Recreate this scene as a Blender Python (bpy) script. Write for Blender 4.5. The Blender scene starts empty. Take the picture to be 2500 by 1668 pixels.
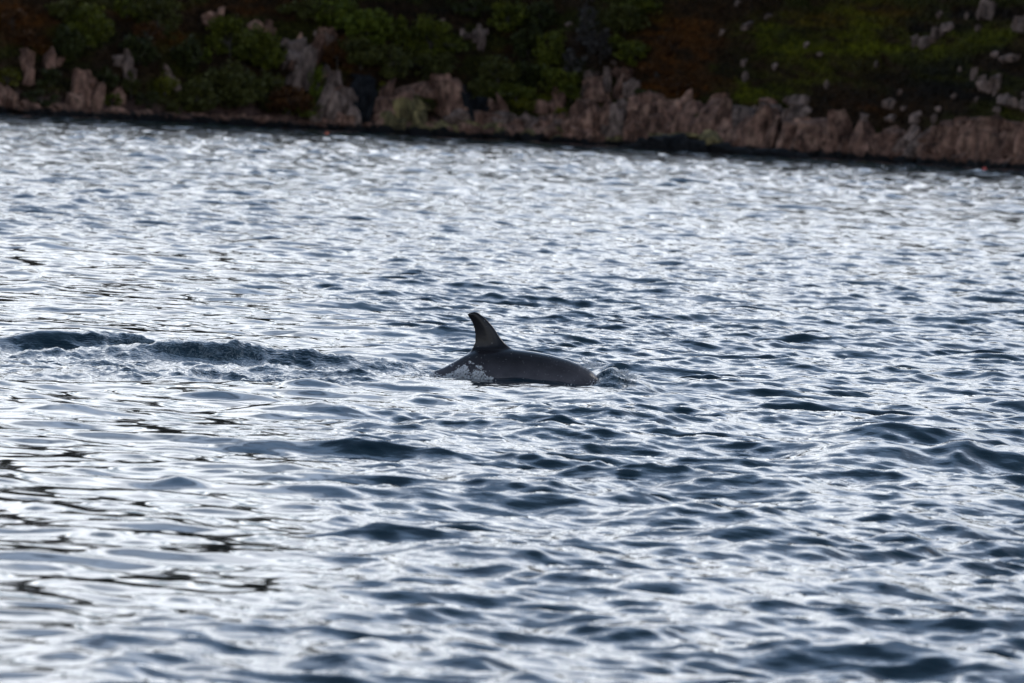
import bpy, bmesh, math, random
import numpy as np
from mathutils import Vector, Matrix, noise

C = bpy.context.scene.collection
S = bpy.context.scene
R = math.radians

# ------------------------------------------------------------------ camera
H = 2.009                       # eye height above the water, standing in a boat
PITCH = 0.0263
ROLL = R(3.15)
FPX = 20833.0                   # focal length in photograph pixels (300 mm lens)
fw = Vector((0, math.cos(PITCH), -math.sin(PITCH)))
r0 = Vector((1, 0, 0)); u0 = Vector((0, math.sin(PITCH), math.cos(PITCH)))
RX = r0 * math.cos(ROLL) + u0 * math.sin(ROLL)
UX = -r0 * math.sin(ROLL) + u0 * math.cos(ROLL)
EYE = Vector((0, 0, H))
cam_data = bpy.data.cameras.new('camera')
cam = bpy.data.objects.new('camera', cam_data); C.objects.link(cam)
m = Matrix((RX, UX, -fw)).transposed().to_4x4(); m.translation = EYE
cam.matrix_world = m
cam_data.lens = 300; cam_data.sensor_width = 36
cam_data.clip_start = 0.5; cam_data.clip_end = 6000
cam_data.dof.use_dof = True
cam_data.dof.focus_distance = 65.5
cam_data.dof.aperture_fstop = 8.5
S.camera = cam

def ray(u, v):
    d = fw + RX * ((u - 1250) / FPX) + UX * (-(v - 834) / FPX)
    return d
def at(u, v, Y):
    d = ray(u, v); return EYE + d * (Y / d.y)
def on_water(u, v):
    d = ray(u, v); return EYE + d * (H / -d.z)

# ------------------------------------------------------------------ sky and sun
SUN_AZ, SUN_EL = R(48), R(34)   # azimuth measured from +Y towards +X
w = bpy.data.worlds.new('World'); S.world = w; w.use_nodes = True
nt = w.node_tree; nt.nodes.clear()
def N(tree, kind, **kw):
    n = tree.nodes.new(kind)
    for k, v in kw.items():
        if k.startswith('i_'):
            key = k[2:]
            n.inputs[int(key) if key.isdigit() else key.replace('_', ' ')].default_value = v
        else: setattr(n, k, v)
    return n
def L(tree, a, b): tree.links.new(a, b)
sky = N(nt, 'ShaderNodeTexSky', sky_type='NISHITA', sun_disc=False)
sky.sun_elevation = SUN_EL; sky.sun_rotation = SUN_AZ
sky.dust_density = 1.0; sky.air_density = 1.0
tc = N(nt, 'ShaderNodeTexCoord')
sep = N(nt, 'ShaderNodeSeparateXYZ'); L(nt, tc.outputs['Generated'], sep.inputs[0])
# cloud layer: noise on a plane overhead
den = N(nt, 'ShaderNodeMath', operation='ADD', i_1=0.22)
ab = N(nt, 'ShaderNodeMath', operation='ABSOLUTE'); L(nt, sep.outputs['Z'], ab.inputs[0]); L(nt, ab.outputs[0], den.inputs[0])
px = N(nt, 'ShaderNodeMath', operation='DIVIDE'); L(nt, sep.outputs['X'], px.inputs[0]); L(nt, den.outputs[0], px.inputs[1])
py = N(nt, 'ShaderNodeMath', operation='DIVIDE'); L(nt, sep.outputs['Y'], py.inputs[0]); L(nt, den.outputs[0], py.inputs[1])
cmb = N(nt, 'ShaderNodeCombineXYZ'); L(nt, px.outputs[0], cmb.inputs[0]); L(nt, py.outputs[0], cmb.inputs[1])
cn = N(nt, 'ShaderNodeTexNoise', i_Scale=1.7, i_Detail=5.0, i_Roughness=0.55); L(nt, cmb.outputs[0], cn.inputs['Vector'])
cm = N(nt, 'ShaderNodeMapRange', interpolation_type='SMOOTHSTEP'); L(nt, cn.outputs['Fac'], cm.inputs['Value'])
cm.inputs['From Min'].default_value = 0.36; cm.inputs['From Max'].default_value = 0.58
# the cloud deck is bright near the horizon, brightest towards the veiled sun beyond the hill, heavy overhead
ge = N(nt, 'ShaderNodeValToRGB'); L(nt, ab.outputs[0], ge.inputs['Fac'])
cr = ge.color_ramp; cr.interpolation = 'EASE'
cr.elements[0].position = 0.0; cr.elements[0].color = (0.92, 0.96, 1.02, 1)
cr.elements[1].position = 1.0; cr.elements[1].color = (0.045, 0.070, 0.10, 1)
for p_, c_ in ((0.27, (0.92, 0.965, 1.04)), (0.41, (0.55, 0.68, 0.90)), (0.54, (0.19, 0.29, 0.46)), (0.72, (0.060, 0.105, 0.17))):
    e = cr.elements.new(p_); e.color = (*c_, 1)
GL = Vector((0.22, 0.97, 0.0)).normalized()
dt = N(nt, 'ShaderNodeVectorMath', operation='DOT_PRODUCT'); L(nt, tc.outputs['Generated'], dt.inputs[0]); dt.inputs[1].default_value = GL
az = N(nt, 'ShaderNodeMapRange', interpolation_type='SMOOTHSTEP'); L(nt, dt.outputs['Value'], az.inputs['Value'])
for k_, v_ in (('From Min', -0.5), ('From Max', 0.85), ('To Min', 11.0), ('To Max', 29.0)): az.inputs[k_].default_value = v_
cs = N(nt, 'ShaderNodeVectorMath', operation='SCALE'); L(nt, ge.outputs['Color'], cs.inputs[0]); L(nt, az.outputs[0], cs.inputs['Scale'])
mx = N(nt, 'ShaderNodeMix', data_type='RGBA'); L(nt, cm.outputs[0], mx.inputs['Factor'])
L(nt, sky.outputs[0], mx.inputs['A']); L(nt, cs.outputs[0], mx.inputs['B'])
bg = N(nt, 'ShaderNodeBackground'); bg.inputs['Strength'].default_value = 0.09
L(nt, mx.outputs['Result'], bg.inputs['Color'])
wo = N(nt, 'ShaderNodeOutputWorld'); L(nt, bg.outputs[0], wo.inputs['Surface'])

sl = bpy.data.lights.new('sun', 'SUN'); sl.energy = 0.6; sl.angle = R(14); sl.color = (1, 0.95, 0.88)
so = bpy.data.objects.new('sun', sl); C.objects.link(so)
sd = Vector((math.sin(SUN_AZ) * math.cos(SUN_EL), math.cos(SUN_AZ) * math.cos(SUN_EL), math.sin(SUN_EL)))
so.rotation_euler = sd.to_track_quat('Z', 'Y').to_euler(); so.location = sd * 50

S.view_settings.view_transform = 'Standard'
S.view_settings.look = 'None'
S.view_settings.exposure = 0.0; S.view_settings.gamma = 1.0
S.view_settings.use_curve_mapping = False
S.render.engine = 'CYCLES'
S.cycles.max_bounces = 5; S.cycles.diffuse_bounces = 2; S.cycles.glossy_bounces = 3
S.cycles.transmission_bounces = 3; S.cycles.transparent_max_bounces = 8
S.cycles.use_denoising = True
S.cycles.sample_clamp_indirect = 6.0

# ------------------------------------------------------------------ helpers
def tag(o, label=None, cat=None, group=None, kind=None):
    if label: o['label'] = label
    if cat: o['category'] = cat
    if group: o['group'] = group
    if kind: o['kind'] = kind
    return o
def empty(name, loc, label, cat, group=None):
    o = bpy.data.objects.new(name, None); C.objects.link(o); o.location = loc
    o.empty_display_size = 0.2
    return tag(o, label, cat, group)
def link_mesh(name, me, mat, parent=None):
    o = bpy.data.objects.new(name, me); C.objects.link(o)
    if mat and not me.materials: me.materials.append(mat)
    if parent: o.parent = parent
    return o
def mesh_np(name, co, faces, smooth=True):
    me = bpy.data.meshes.new(name)
    nf, k = faces.shape
    me.vertices.add(len(co)); me.vertices.foreach_set('co', np.ascontiguousarray(co, np.float32).ravel())
    me.loops.add(nf * k); me.loops.foreach_set('vertex_index', np.ascontiguousarray(faces, np.int32).ravel())
    me.polygons.add(nf)
    me.polygons.foreach_set('loop_start', np.arange(0, nf * k, k, dtype=np.int32))
    me.polygons.foreach_set('loop_total', np.full(nf, k, np.int32))
    me.polygons.foreach_set('use_smooth', np.full(nf, smooth, bool))
    me.update(calc_edges=True)
    return me
def attr(me, name, vals):
    a = me.attributes.new(name, 'FLOAT', 'POINT'); a.data.foreach_set('value', np.ascontiguousarray(vals, np.float32).ravel())
def col_attr(me, name, vals):
    a = me.color_attributes.new(name, 'FLOAT_COLOR', 'POINT')
    v = np.ones((len(vals), 4), np.float32); v[:, :3] = vals
    a.data.foreach_set('color', v.ravel())
def sstep(a, b, x):
    t = np.clip((x - a) / (b - a), 0, 1); return t * t * (3 - 2 * t)
def new_mat(name):
    mt = bpy.data.materials.new(name); mt.use_nodes = True
    return mt, mt.node_tree, mt.node_tree.nodes['Principled BSDF']
# value noise for arrays
def vnoise(x, y, seed=0):
    xi = np.floor(x).astype(np.int64); yi = np.floor(y).astype(np.int64)
    fx = x - xi; fy = y - yi
    fx = fx * fx * fx * (fx * (fx * 6 - 15) + 10); fy = fy * fy * fy * (fy * (fy * 6 - 15) + 10)
    def h(a, b):
        n = (a * 374761393 + b * 668265263 + seed * 974634777) & 0x7fffffff
        n = ((n ^ (n >> 13)) * 1274126177) & 0x7fffffff
        n = (n ^ (n >> 16)) & 0xffff
        return n / 65535.0
    a = h(xi, yi); b = h(xi + 1, yi); c = h(xi, yi + 1); d = h(xi + 1, yi + 1)
    return (a * (1 - fx) + b * fx) * (1 - fy) + (c * (1 - fx) + d * fx) * fy
def fbm(x, y, seed=0, octv=4, gain=0.5):
    s = 0; a = 1; t = 0
    for o in range(octv):
        s = s + a * vnoise(x * 2 ** o + 17.3 * o, y * 2 ** o - 9.1 * o, seed + o); t += a; a *= gain
    return s / t

# ------------------------------------------------------------------ water surface
rng = np.random.default_rng(11)
DX0 = at(1268, 930, 65).x
wcol_in = np.linspace(-0.067, 0.067, 441)
grow = 0.067 + np.cumsum(0.0006 * 1.22 ** np.arange(1, 34)); grow = grow[grow < math.pi]
grow = np.append(grow, math.pi)
theta = np.concatenate([-grow[::-1], wcol_in, grow])
near = np.linspace(1.0, 27.0, 26)[:-1]
rr = [27.0]
while rr[-1] < 84: rr.append(rr[-1] + 0.043)
while rr[-1] < 760: rr.append(rr[-1] + 0.00125 * rr[-1] - 0.062)
far = [900, 1300, 2200, 4000]
rad = np.concatenate([near, rr, far]).astype(np.float64)
NR, NC = len(rad), len(theta)
dr = np.gradient(rad); dth = np.gradient(theta)
TH, RD = np.meshgrid(theta, rad)
X = (np.sin(TH) * RD).astype(np.float32); Y = (np.cos(TH) * RD).astype(np.float32)
# how ruffled the surface is: glassy slick on the left, wind ruffled elsewhere
edge = X - (-0.019 * Y - 0.15) + (fbm(X * 0.55, Y * 0.10, 5) - 0.5) * 3.2
ruf = 0.14 + 0.86 * sstep(-0.9, 1.4, edge)
ruf = np.maximum(ruf, sstep(95, 140, Y))
gust = 0.62 + 0.76 * fbm(X * 0.30 + 31, Y * 0.055, 9, 3)
ruf *= np.clip(gust, 0.5, 1.25)
# churned water behind the animal
def gauss(x0, y0, sx, sy): return np.exp(-((X - x0) / sx) ** 2 - ((Y - y0) / sy) ** 2)
back = np.maximum(0, DX0 - X)
ylo = 64.4 - 1.75 * np.minimum(back, 4.2) + (fbm(X * 1.3, Y * .3, 14) - .5) * 3.0
yhi = 66.2 + 0.15 * np.minimum(back, 3.0) - 1.4 * sstep(3.0, 3.6, back)
churn = sstep(-0.30, -0.75, X - DX0) * sstep(-0.9, 0.5, Y - ylo) * sstep(0.7, 0.1, Y - yhi)
patch = 0.5 + 0.9 * sstep(.38, .62, fbm(X * 1.6, Y * 0.45, 15, 3))
ridge = np.exp(-((Y - 65.4) / 0.8) ** 2)
churn = churn * np.clip(np.maximum(patch, ridge * 1.05), 0, 1)
churn = np.clip(churn + 0.9 * gauss(DX0 + 0.70, 64.9, 0.20, 0.45), 0, 1)
near_d = np.exp(-((X - DX0 + 0.1) / 1.0) ** 2 - ((Y - 63.7) / 1.7) ** 2)
spac = np.sqrt(np.maximum(dr[:, None], 0) ** 2 * 0.6 + (RD * dth[None, :] * 0.9) ** 2).astype(np.float32)
Z = np.zeros_like(X); OX = np.zeros_like(X); OY = np.zeros_like(X)
NW = 310
lam = np.exp(rng.uniform(math.log(0.10), math.log(7.0), NW))
lam.sort()
dens = NW / math.log2(7.0 / 0.10)
for l in lam:
    o = math.log2(l)
    mss = np.interp(o, [-3, -2, -1, 0, 1, 2, 2.8], [.0150, .0150, .0112, .0066, .0030, .0009, .0005])
    sl_ = math.sqrt(2 * mss / dens)
    k = 2 * math.pi / l; a = sl_ / k
    spread = 0.66 if l < 1 else 0.62
    ang = rng.normal(-0.10, spread) + (math.pi if rng.random() < .5 else 0)
    kx, ky = k * math.sin(ang), k * math.cos(ang); ph = rng.uniform(0, 6.283)
    rows = np.where(l / (1.7 * dr) > 1)[0]
    if len(rows) == 0: continue
    i0, i1 = rows[0], rows[-1] + 1
    # rows are contiguous between the coarse near rows and the far limit
    i0 = max(i0, int(np.argmax(dr < l / 1.7)))
    xs = X[i0:i1]; ys = Y[i0:i1]
    wt = np.clip(l / (1.7 * spac[i0:i1]) - 1, 0, 1)
    if 0.8 < l < 6: wt = wt * (1 + 1.0 * sstep(150, 420, ys))
    if l < 3:
        e = np.clip(1.25 - l / 0.40, 0.30, 1.05)
        rf = ruf[i0:i1] ** e + 0.75 * churn[i0:i1] * (1 if l < .6 else .3)
        wt = wt * rf
    p = kx * xs + ky * ys + ph + 0.5 * np.sin(0.37 * k * .2 * xs + 0.11 * k * .2 * ys + ph * 3)
    c = np.cos(p); s_ = np.sin(p)
    wt = wt * a
    Z[i0:i1] += wt * c
    q = 0.85
    OX[i0:i1] -= q * wt * s_ * (kx / k); OY[i0:i1] -= q * wt * s_ * (ky / k)
calm = 1 - 0.70 * near_d
ridge_calm = 1 - 0.45 * np.exp(-((Y - 64.8) / 1.3) ** 2) * sstep(-0.3, -0.9, X - DX0)
calm = calm * ridge_calm
Z *= calm; OX *= calm; OY *= calm
# larger swells one can pick out
def swell(Yc, sy, crest, tilt=0.25):
    """a ridge at distance Yc whose crest runs through these sight lines; it dies away past both ends"""
    pts = [at(u, v, Yc) for u, v in crest]
    xs = np.array([p.x for p in pts]); zs = np.maximum(0, [p.z for p in pts])
    zs[0] = zs[-1] = 0
    xf = np.linspace(xs[0], xs[-1], 200); zf = np.interp(xf, xs, zs)
    kern = np.hanning(31); kern /= kern.sum(); zf = np.convolve(zf, kern, 'same')
    prof = np.interp(X, xf, zf, left=0, right=0)
    yy = Y - Yc - tilt * (X - xs.mean())
    return prof * np.exp(-(yy / np.where(yy < 0, sy, sy * 1.8)) ** 2)
for a_ in [
 (65.8, .28, [(-330, 870), (-160, 845), (0, 826), (60, 812), (130, 801), (200, 808), (280, 822), (360, 840), (440, 875)]),
 (65.1, .28, [(-100, 900), (60, 868), (180, 846), (280, 838), (400, 829), (480, 831), (600, 849), (700, 860), (850, 873), (1000, 893), (1090, 915)]),
 (52.6, .30, [(-80, 1010), (60, 1000), (200, 1014), (260, 1030)]),
 (60.0, .34, [(600, 975), (680, 950), (766, 936), (830, 948), (920, 975)]),
 (56.0, .36, [(470, 1005), (560, 985), (680, 974), (850, 982), (1000, 1005)]),
 (57.0, .42, [(1880, 1070), (1950, 1060), (2038, 1043), (2137, 1026), (2234, 1038), (2381, 1043), (2500, 1070), (2600, 1090)]),
 (52.5, .36, [(1900, 1125), (1960, 1105), (2053, 1084), (2185, 1088), (2283, 1106), (2357, 1090), (2499, 1106), (2600, 1130)]),
 (32.5, .24, [(1820, 1620), (1916, 1595), (2063, 1576), (2234, 1582), (2406, 1598), (2560, 1620)]),
 (33.6, .24, [(1380, 1535), (1500, 1518), (1622, 1513), (1700, 1522), (1780, 1540)]),
 (30.8, .24, [(700, 1625), (850, 1604), (1010, 1598), (1180, 1606), (1300, 1630)]),
 (109., .9, [(-150, 610), (0, 594), (110, 590), (190, 615), (260, 640)]),
 (33.8, .22, [(-120, 1465), (-20, 1442), (77, 1438), (170, 1446), (260, 1470)]),
 (33.0, .20, [(290, 1510), (340, 1492), (400, 1485), (470, 1496), (540, 1515)]),
 (40.8, .22, [(-30, 1258), (20, 1240), (80, 1233), (140, 1240), (220, 1258)]),
 (44.0, .22, [(370, 1200), (405, 1183), (440, 1175), (480, 1184), (520, 1200)]),
 (47.2, .26, [(590, 1155), (660, 1135), (720, 1125), (790, 1137), (860, 1155)]),
 (29.8, .22, [(120, 1660), (200, 1632), (280, 1626), (380, 1640), (480, 1665)])]:
    Z += swell(*a_)
# bow wave the animal pushes, churn lumps behind it
Z += 0.12 * gauss(DX0 + 0.70, 65.05, 0.13, 0.28) + 0.075 * gauss(DX0 + 0.88, 64.8, 0.16, 0.35)
Z += churn * (fbm(X * 6, Y * 2.0, 21, 4, .62) - 0.5) * (0.055 + 0.02 * ridge) * np.clip(1.4 - spac * 6, 0, 1)
Z += churn * (fbm(X * 17, Y * 6, 25, 3, .7) - 0.5) * 0.032 * np.clip(1.4 - spac * 10, 0, 1)
# keep the sheet from lifting above the animal's shoulder in front of it
co = np.empty((NR, NC, 3), np.float32)
co[..., 0] = X + OX; co[..., 1] = Y + OY; co[..., 2] = Z
idx = np.arange(NR * NC, dtype=np.int32).reshape(NR, NC)
F = np.stack([idx[:-1, :-1], idx[:-1, 1:], idx[1:, 1:], idx[1:, :-1]], -1).reshape(-1, 4)[:, ::-1]
wm = mesh_np('water', co.reshape(-1, 3), F)
attr(wm, 'ruffle', np.clip(ruf + 0.3 * churn, 0, 1.3))
attr(wm, 'churn', churn); attr(wm, 'distant', 0.9 * sstep(130, 480, Y))
mt, t, b = new_mat('sea_water')
b.inputs['Base Color'].default_value = (0.006, 0.020, 0.028, 1)
b.inputs['Roughness'].default_value = 0.045
b.inputs['IOR'].default_value = 1.333
g = N(t, 'ShaderNodeNewGeometry')
at1 = N(t, 'ShaderNodeAttribute', attribute_name='ruffle')
at2 = N(t, 'ShaderNodeAttribute', attribute_name='churn')
mp = N(t, 'ShaderNodeMapping'); L(t, g.outputs['Position'], mp.inputs['Vector']); mp.inputs['Scale'].default_value = (0.62, 0.85, 1.0)
n0 = N(t, 'ShaderNodeTexNoise', i_Scale=1.1, i_Detail=4.0, i_Roughness=0.6); L(t, mp.outputs[0], n0.inputs['Vector'])
at0 = N(t, 'ShaderNodeAttribute', attribute_name='distant')
b0 = N(t, 'ShaderNodeBump'); b0.inputs['Distance'].default_value = 0.12
L(t, at0.outputs['Fac'], b0.inputs['Strength']); L(t, n0.outputs['Fac'], b0.inputs['Height'])
n1 = N(t, 'ShaderNodeTexNoise', i_Scale=11.0, i_Detail=3.0, i_Roughness=0.5); L(t, mp.outputs[0], n1.inputs['Vector'])
n2 = N(t, 'ShaderNodeTexNoise', i_Scale=34.0, i_Detail=2.0, i_Roughness=0.5); L(t, mp.outputs[0], n2.inputs['Vector'])
s1 = N(t, 'ShaderNodeMath', operation='MULTIPLY', i_1=0.68); L(t, at1.outputs['Fac'], s1.inputs[0])
b1 = N(t, 'ShaderNodeBump'); b1.inputs['Distance'].default_value = 0.012
L(t, s1.outputs[0], b1.inputs['Strength']); L(t, n1.outputs['Fac'], b1.inputs['Height'])
s2 = N(t, 'ShaderNodeMath', operation='MULTIPLY_ADD', i_1=0.9, i_2=0.0); L(t, at2.outputs['Fac'], s2.inputs[0])
b2 = N(t, 'ShaderNodeBump'); b2.inputs['Distance'].default_value = 0.008
L(t, s2.outputs[0], b2.inputs['Strength']); L(t, n2.outputs['Fac'], b2.inputs['Height']); L(t, b1.outputs[0], b2.inputs['Normal'])
L(t, b0.outputs[0], b1.inputs['Normal'])
L(t, b2.outputs[0], b.inputs['Normal'])
# thin lace of bubbles where the water is churned
mf = N(t, 'ShaderNodeMapping'); L(t, g.outputs['Position'], mf.inputs['Vector']); mf.inputs['Scale'].default_value = (7.0, 3.0, 7.0)
nf_ = N(t, 'ShaderNodeTexNoise', i_Scale=1.6, i_Detail=7.0, i_Roughness=0.72, i_Distortion=1.2); L(t, mf.outputs[0], nf_.inputs['Vector'])
ng = N(t, 'ShaderNodeTexNoise', i_Scale=0.16, i_Detail=3.0); L(t, mf.outputs[0], ng.inputs['Vector'])
f1 = N(t, 'ShaderNodeMath', operation='SUBTRACT', i_1=0.5); L(t, nf_.outputs['Fac'], f1.inputs[0])
f2 = N(t, 'ShaderNodeMath', operation='ABSOLUTE'); L(t, f1.outputs[0], f2.inputs[0])
f3 = N(t, 'ShaderNodeMapRange'); L(t, f2.outputs[0], f3.inputs['Value'])
for k_, v_ in (('From Min', 0.0), ('From Max', 0.022), ('To Min', 1.0), ('To Max', 0.0)): f3.inputs[k_].default_value = v_
f4 = N(t, 'ShaderNodeMapRange'); L(t, ng.outputs['Fac'], f4.inputs['Value'])
for k_, v_ in (('From Min', 0.42), ('From Max', 0.62)): f4.inputs[k_].default_value = v_
f5 = N(t, 'ShaderNodeMath', operation='MULTIPLY'); L(t, f3.outputs[0], f5.inputs[0]); L(t, f4.outputs[0], f5.inputs[1])
f6 = N(t, 'ShaderNodeMath', operation='MULTIPLY'); L(t, f5.outputs[0], f6.inputs[0]); L(t, at2.outputs['Fac'], f6.inputs[1])
fm = N(t, 'ShaderNodeMix', data_type='RGBA'); L(t, f6.outputs[0], fm.inputs['Factor'])
fm.inputs['A'].default_value = (0.004, 0.022, 0.036, 1); fm.inputs['B'].default_value = (0.42, 0.48, 0.52, 1); L(t, fm.outputs['Result'], b.inputs['Base Color'])
water = link_mesh('water', wm, mt); tag(water, kind='structure')
def water_z(x, y):
    d = math.hypot(x, y); th = math.atan2(x, y)
    i = int(np.searchsorted(rad, d)); j = int(np.searchsorted(theta, th))
    return float(Z[min(i, NR - 1), min(j, NC - 1)])
# ------------------------------------------------------------------ the hillside across the water
def shore_y(x):
    x = np.asarray(x, float)
    base = np.interp(x, [-400, -44, -20, 0, 12, 28, 42, 60, 400], [760, 668, 690, 697, 690, 664, 632, 618, 560])
    return base + (fbm(x * 0.22, x * 0 + 3, 40, 3) - 0.5) * 4
def hill_z(x, y, fine=True):
    x = np.asarray(x, float); y = np.asarray(y, float)
    s = y - shore_y(x)
    z = np.where(s < 0, s * 0.5, np.where(s < 3, s * 0.75, 2.25 + (s - 3) * 0.66))
    over = np.maximum(0, s - 100)
    z = z - over * 0.30 - np.maximum(0, s - 190) * 0.30
    z = np.where(s > 0, z + np.minimum(s, 60) / 60 * (fbm(x * 0.03, y * 0.03, 60, 3) - 0.5) * 16, z)
    amp = np.clip(s / 4, 0.15, 1)
    z = z + (fbm(x * 0.16, y * 0.16, 50, 4, .55) - 0.5) * 3.4 * amp
    if fine: z = z + (fbm(x * 0.9, y * 0.9, 55, 3, .6) - 0.5) * 0.55 * amp
    return z
def hit(u, v):
    """where a sight line through the picture meets the hillside"""
    d = ray(u, v)
    ys = np.arange(600, 800, 0.15)
    p = np.outer(ys / d.y, np.array(d)) + np.array(EYE)
    dz = hill_z(p[:, 0], p[:, 1], False) - p[:, 2]
    i = int(np.argmax(dz > 0)) if (dz > 0).any() else len(ys) - 1
    return Vector(p[i])
MPP = 1 / FPX * 675             # metres per photograph pixel at the far shore

def nonuni(lo, hi, flo, fhi, step, g=1.25):
    a = list(np.arange(flo, fhi + 1e-6, step)); st = step
    while a[-1] < hi: st *= g; a.append(a[-1] + st)
    st = step
    while a[0] > lo: st *= g; a.insert(0, a[0] - st)
    return np.array(a)
hx = nonuni(-420, 420, -48, 48, 0.25); hs = nonuni(-6, 260, -1, 30, 0.25, 1.12)
HXg, HSg = np.meshgrid(hx, hs); HYg = HSg + shore_y(HXg)
HZg = hill_z(HXg, HYg)
nr_, nc_ = HXg.shape
ii = np.arange(nr_ * nc_, dtype=np.int32).reshape(nr_, nc_)
Fh = np.stack([ii[:-1, :-1], ii[:-1, 1:], ii[1:, 1:], ii[1:, :-1]], -1).reshape(-1, 4)
hm = mesh_np('hillside', np.stack([HXg, HYg, HZg], -1).reshape(-1, 3), Fh)
# plant cover of the slope, by kind, laid out where it grows
HEATH = np.array((0.030, 0.017, 0.008)); BRACK = np.array((0.12, 0.040, 0.006)); GRASS = np.array((0.105, 0.110, 0.004))
MOSS = np.array((0.034, 0.042, 0.004)); DARK = np.array((0.009, 0.008, 0.007)); SCREE = np.array((0.085, 0.068, 0.062))
TIDE = np.array((0.007, 0.007, 0.008)); ROCKY = np.array((0.20, 0.115, 0.095))
patches = [  # u, v, half width, half height, kind, strength
 (35, 40, 75, 28, BRACK, .9), (96, 108, 60, 16, BRACK, .9), (375, 86, 55, 34, BRACK, .8), (300, 45, 40, 18, BRACK, .5), (620, 18, 130, 16, BRACK, .5),
 (823, 130, 45, 50, BRACK, .45), (690, 215, 50, 18, BRACK, .6), (720, 248, 60, 22, BRACK, .4), (120, 200, 60, 45, DARK, .7), (230, 130, 60, 60, DARK, .6),
 (540, 170, 40, 30, DARK, .6), (820, 150, 60, 20, BRACK, .4), (1080, 170, 50, 14, BRACK, .5), (1230, 90, 30, 30, BRACK, .3),
 (1050, 25, 110, 26, DARK, .8), (1250, 20, 90, 30, MOSS, .7), (1290, 250, 60, 22, GRASS, .8), (1260, 225, 60, 25, GRASS, .45),
 (1443, 96, 40, 80, SCREE, .35), (1620, 60, 90, 30, BRACK, .8), (1640, 130, 60, 60, BRACK, .75), (1610, 185, 45, 30, BRACK, 1.), (1650, 215, 50, 25, BRACK, 1.),
 (1540, 45, 60, 30, GRASS, .35), (1720, 100, 50, 60, BRACK, .45), (1760, 200, 30, 25, BRACK, .6), (1752, 160, 16, 12, GRASS, .9),
 (1790, 175, 46, 48, DARK, .9), (1830, 222, 60, 16, GRASS, .95), (1850, 240, 70, 16, GRASS, .6), (1900, 80, 60, 30, GRASS, .7), (1940, 55, 60, 16, GRASS, .5),
 (1930, 130, 80, 22, GRASS, .7), (2060, 125, 110, 18, GRASS, .9), (2160, 122, 90, 14, GRASS, 1.), (2250, 112, 80, 15, GRASS, 1.), (2340, 90, 70, 14, GRASS, 1.),
 (2420, 74, 70, 12, GRASS, .8), (2130, 60, 60, 30, GRASS, .9), (2080, 40, 80, 30, GRASS, .6), (2060, 90, 60, 20, GRASS, .7), (2180, 35, 60, 20, BRACK, .5), (2000, 165, 110, 14, GRASS, .5),
 (1930, 185, 90, 10, GRASS, .6), (2060, 205, 60, 14, GRASS, .6), (1960, 85, 50, 22, DARK, .8), (2000, 50, 70, 12, BRACK, .4),
 (2280, 60, 70, 30, DARK, .9), (2400, 40, 90, 30, DARK, .9), (2150, 230, 200, 40, DARK, .55), (2330, 210, 120, 60, DARK, .85), (2440, 150, 90, 40, DARK, .8),
 (2470, 90, 40, 10, GRASS, .6), (2130, 265, 50, 12, BRACK, .5), (2480, 280, 40, 10, GRASS, .35), (1890, 265, 60, 10, BRACK, .35), (1710, 300, 60, 40, MOSS, .9), (1750, 265, 30, 30, MOSS, .9),
 (1382, 283, 30, 16, GRASS, .9), (20, 188, 36, 22, GRASS, .5), (414, 225, 32, 50, GRASS, .35), (276, 245, 30, 25, MOSS, .9), (793, 280, 40, 12, GRASS, .4),
]
def project_uv(x, y, z):
    p = np.stack([x, y, z - H], -1)
    cz = p @ np.array(fw); cx = p @ np.array(RX); cy = p @ np.array(UX)
    return 1250 + FPX * cx / cz, 834 - FPX * cy / cz
PC = []
for (u, v, a, b_, c_, k_) in patches:
    p = hit(u, v); PC.append((p.x, p.z, a * MPP, b_ * MPP, c_, k_))
def cover(x, y, z):
    n1_ = fbm(x * 0.25, z * 0.6, 70, 4); n2_ = fbm(x * 0.9, z * 1.8, 75, 4, .6)
    n3_ = fbm(x * .7 + z * .5, z * 2.2, 79, 4, .6)
    c = HEATH[None] * (0.6 + 0.9 * n2_[:, None])
    c = c + (MOSS - c) * sstep(.50, .62, n1_)[:, None] * 0.6
    wx = x + (fbm(x * .5, z * .9, 81) - .5) * 4.5; wz = z + (fbm(x * .6, z * 1.3, 85) - .5) * 1.9
    for (px_, pz_, a, b_, kc, k_) in PC:
        q = ((wx - px_) / a) ** 2 + ((wz - pz_) / b_) ** 2
        f = np.exp(-q * 0.8) * k_ * sstep(.25, .62, n3_)
        c = c + (kc - c) * np.clip(f, 0, 1)[:, None]
    return c
cv = cover(HXg.ravel(), HYg.ravel(), HZg.ravel())
sh_ = (HSg.ravel())
rk = np.clip(sstep(2.2, 1.0, HZg.ravel() + (fbm(HXg.ravel() * .8, HYg.ravel() * .8, 90) - .5) * 1.4), 0, 1)
cv = cv + (ROCKY * 0.55 - cv) * rk[:, None]
td = sstep(0.85, 0.5, HZg.ravel() + (fbm(HXg.ravel() * 1.2, HYg.ravel(), 91) - .5) * 1.5)
cv = cv + (TIDE - cv) * td[:, None]
col_attr(hm, 'cover', cv)
mt, t, b = new_mat('heather_slope')
a_ = N(t, 'ShaderNodeVertexColor', layer_name='cover')
g = N(t, 'ShaderNodeNewGeometry')
n1 = N(t, 'ShaderNodeTexNoise', i_Scale=2.2, i_Detail=6.0, i_Roughness=0.65); L(t, g.outputs['Position'], n1.inputs['Vector'])
hv = N(t, 'ShaderNodeMapRange'); L(t, n1.outputs['Fac'], hv.inputs['Value'])
for k_, v_ in (('From Min', .3), ('From Max', .7), ('To Min', .35), ('To Max', 1.7)): hv.inputs[k_].default_value = v_
mu = N(t, 'ShaderNodeVectorMath', operation='SCALE'); L(t, a_.outputs['Color'], mu.inputs[0]); L(t, hv.outputs[0], mu.inputs['Scale'])
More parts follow.
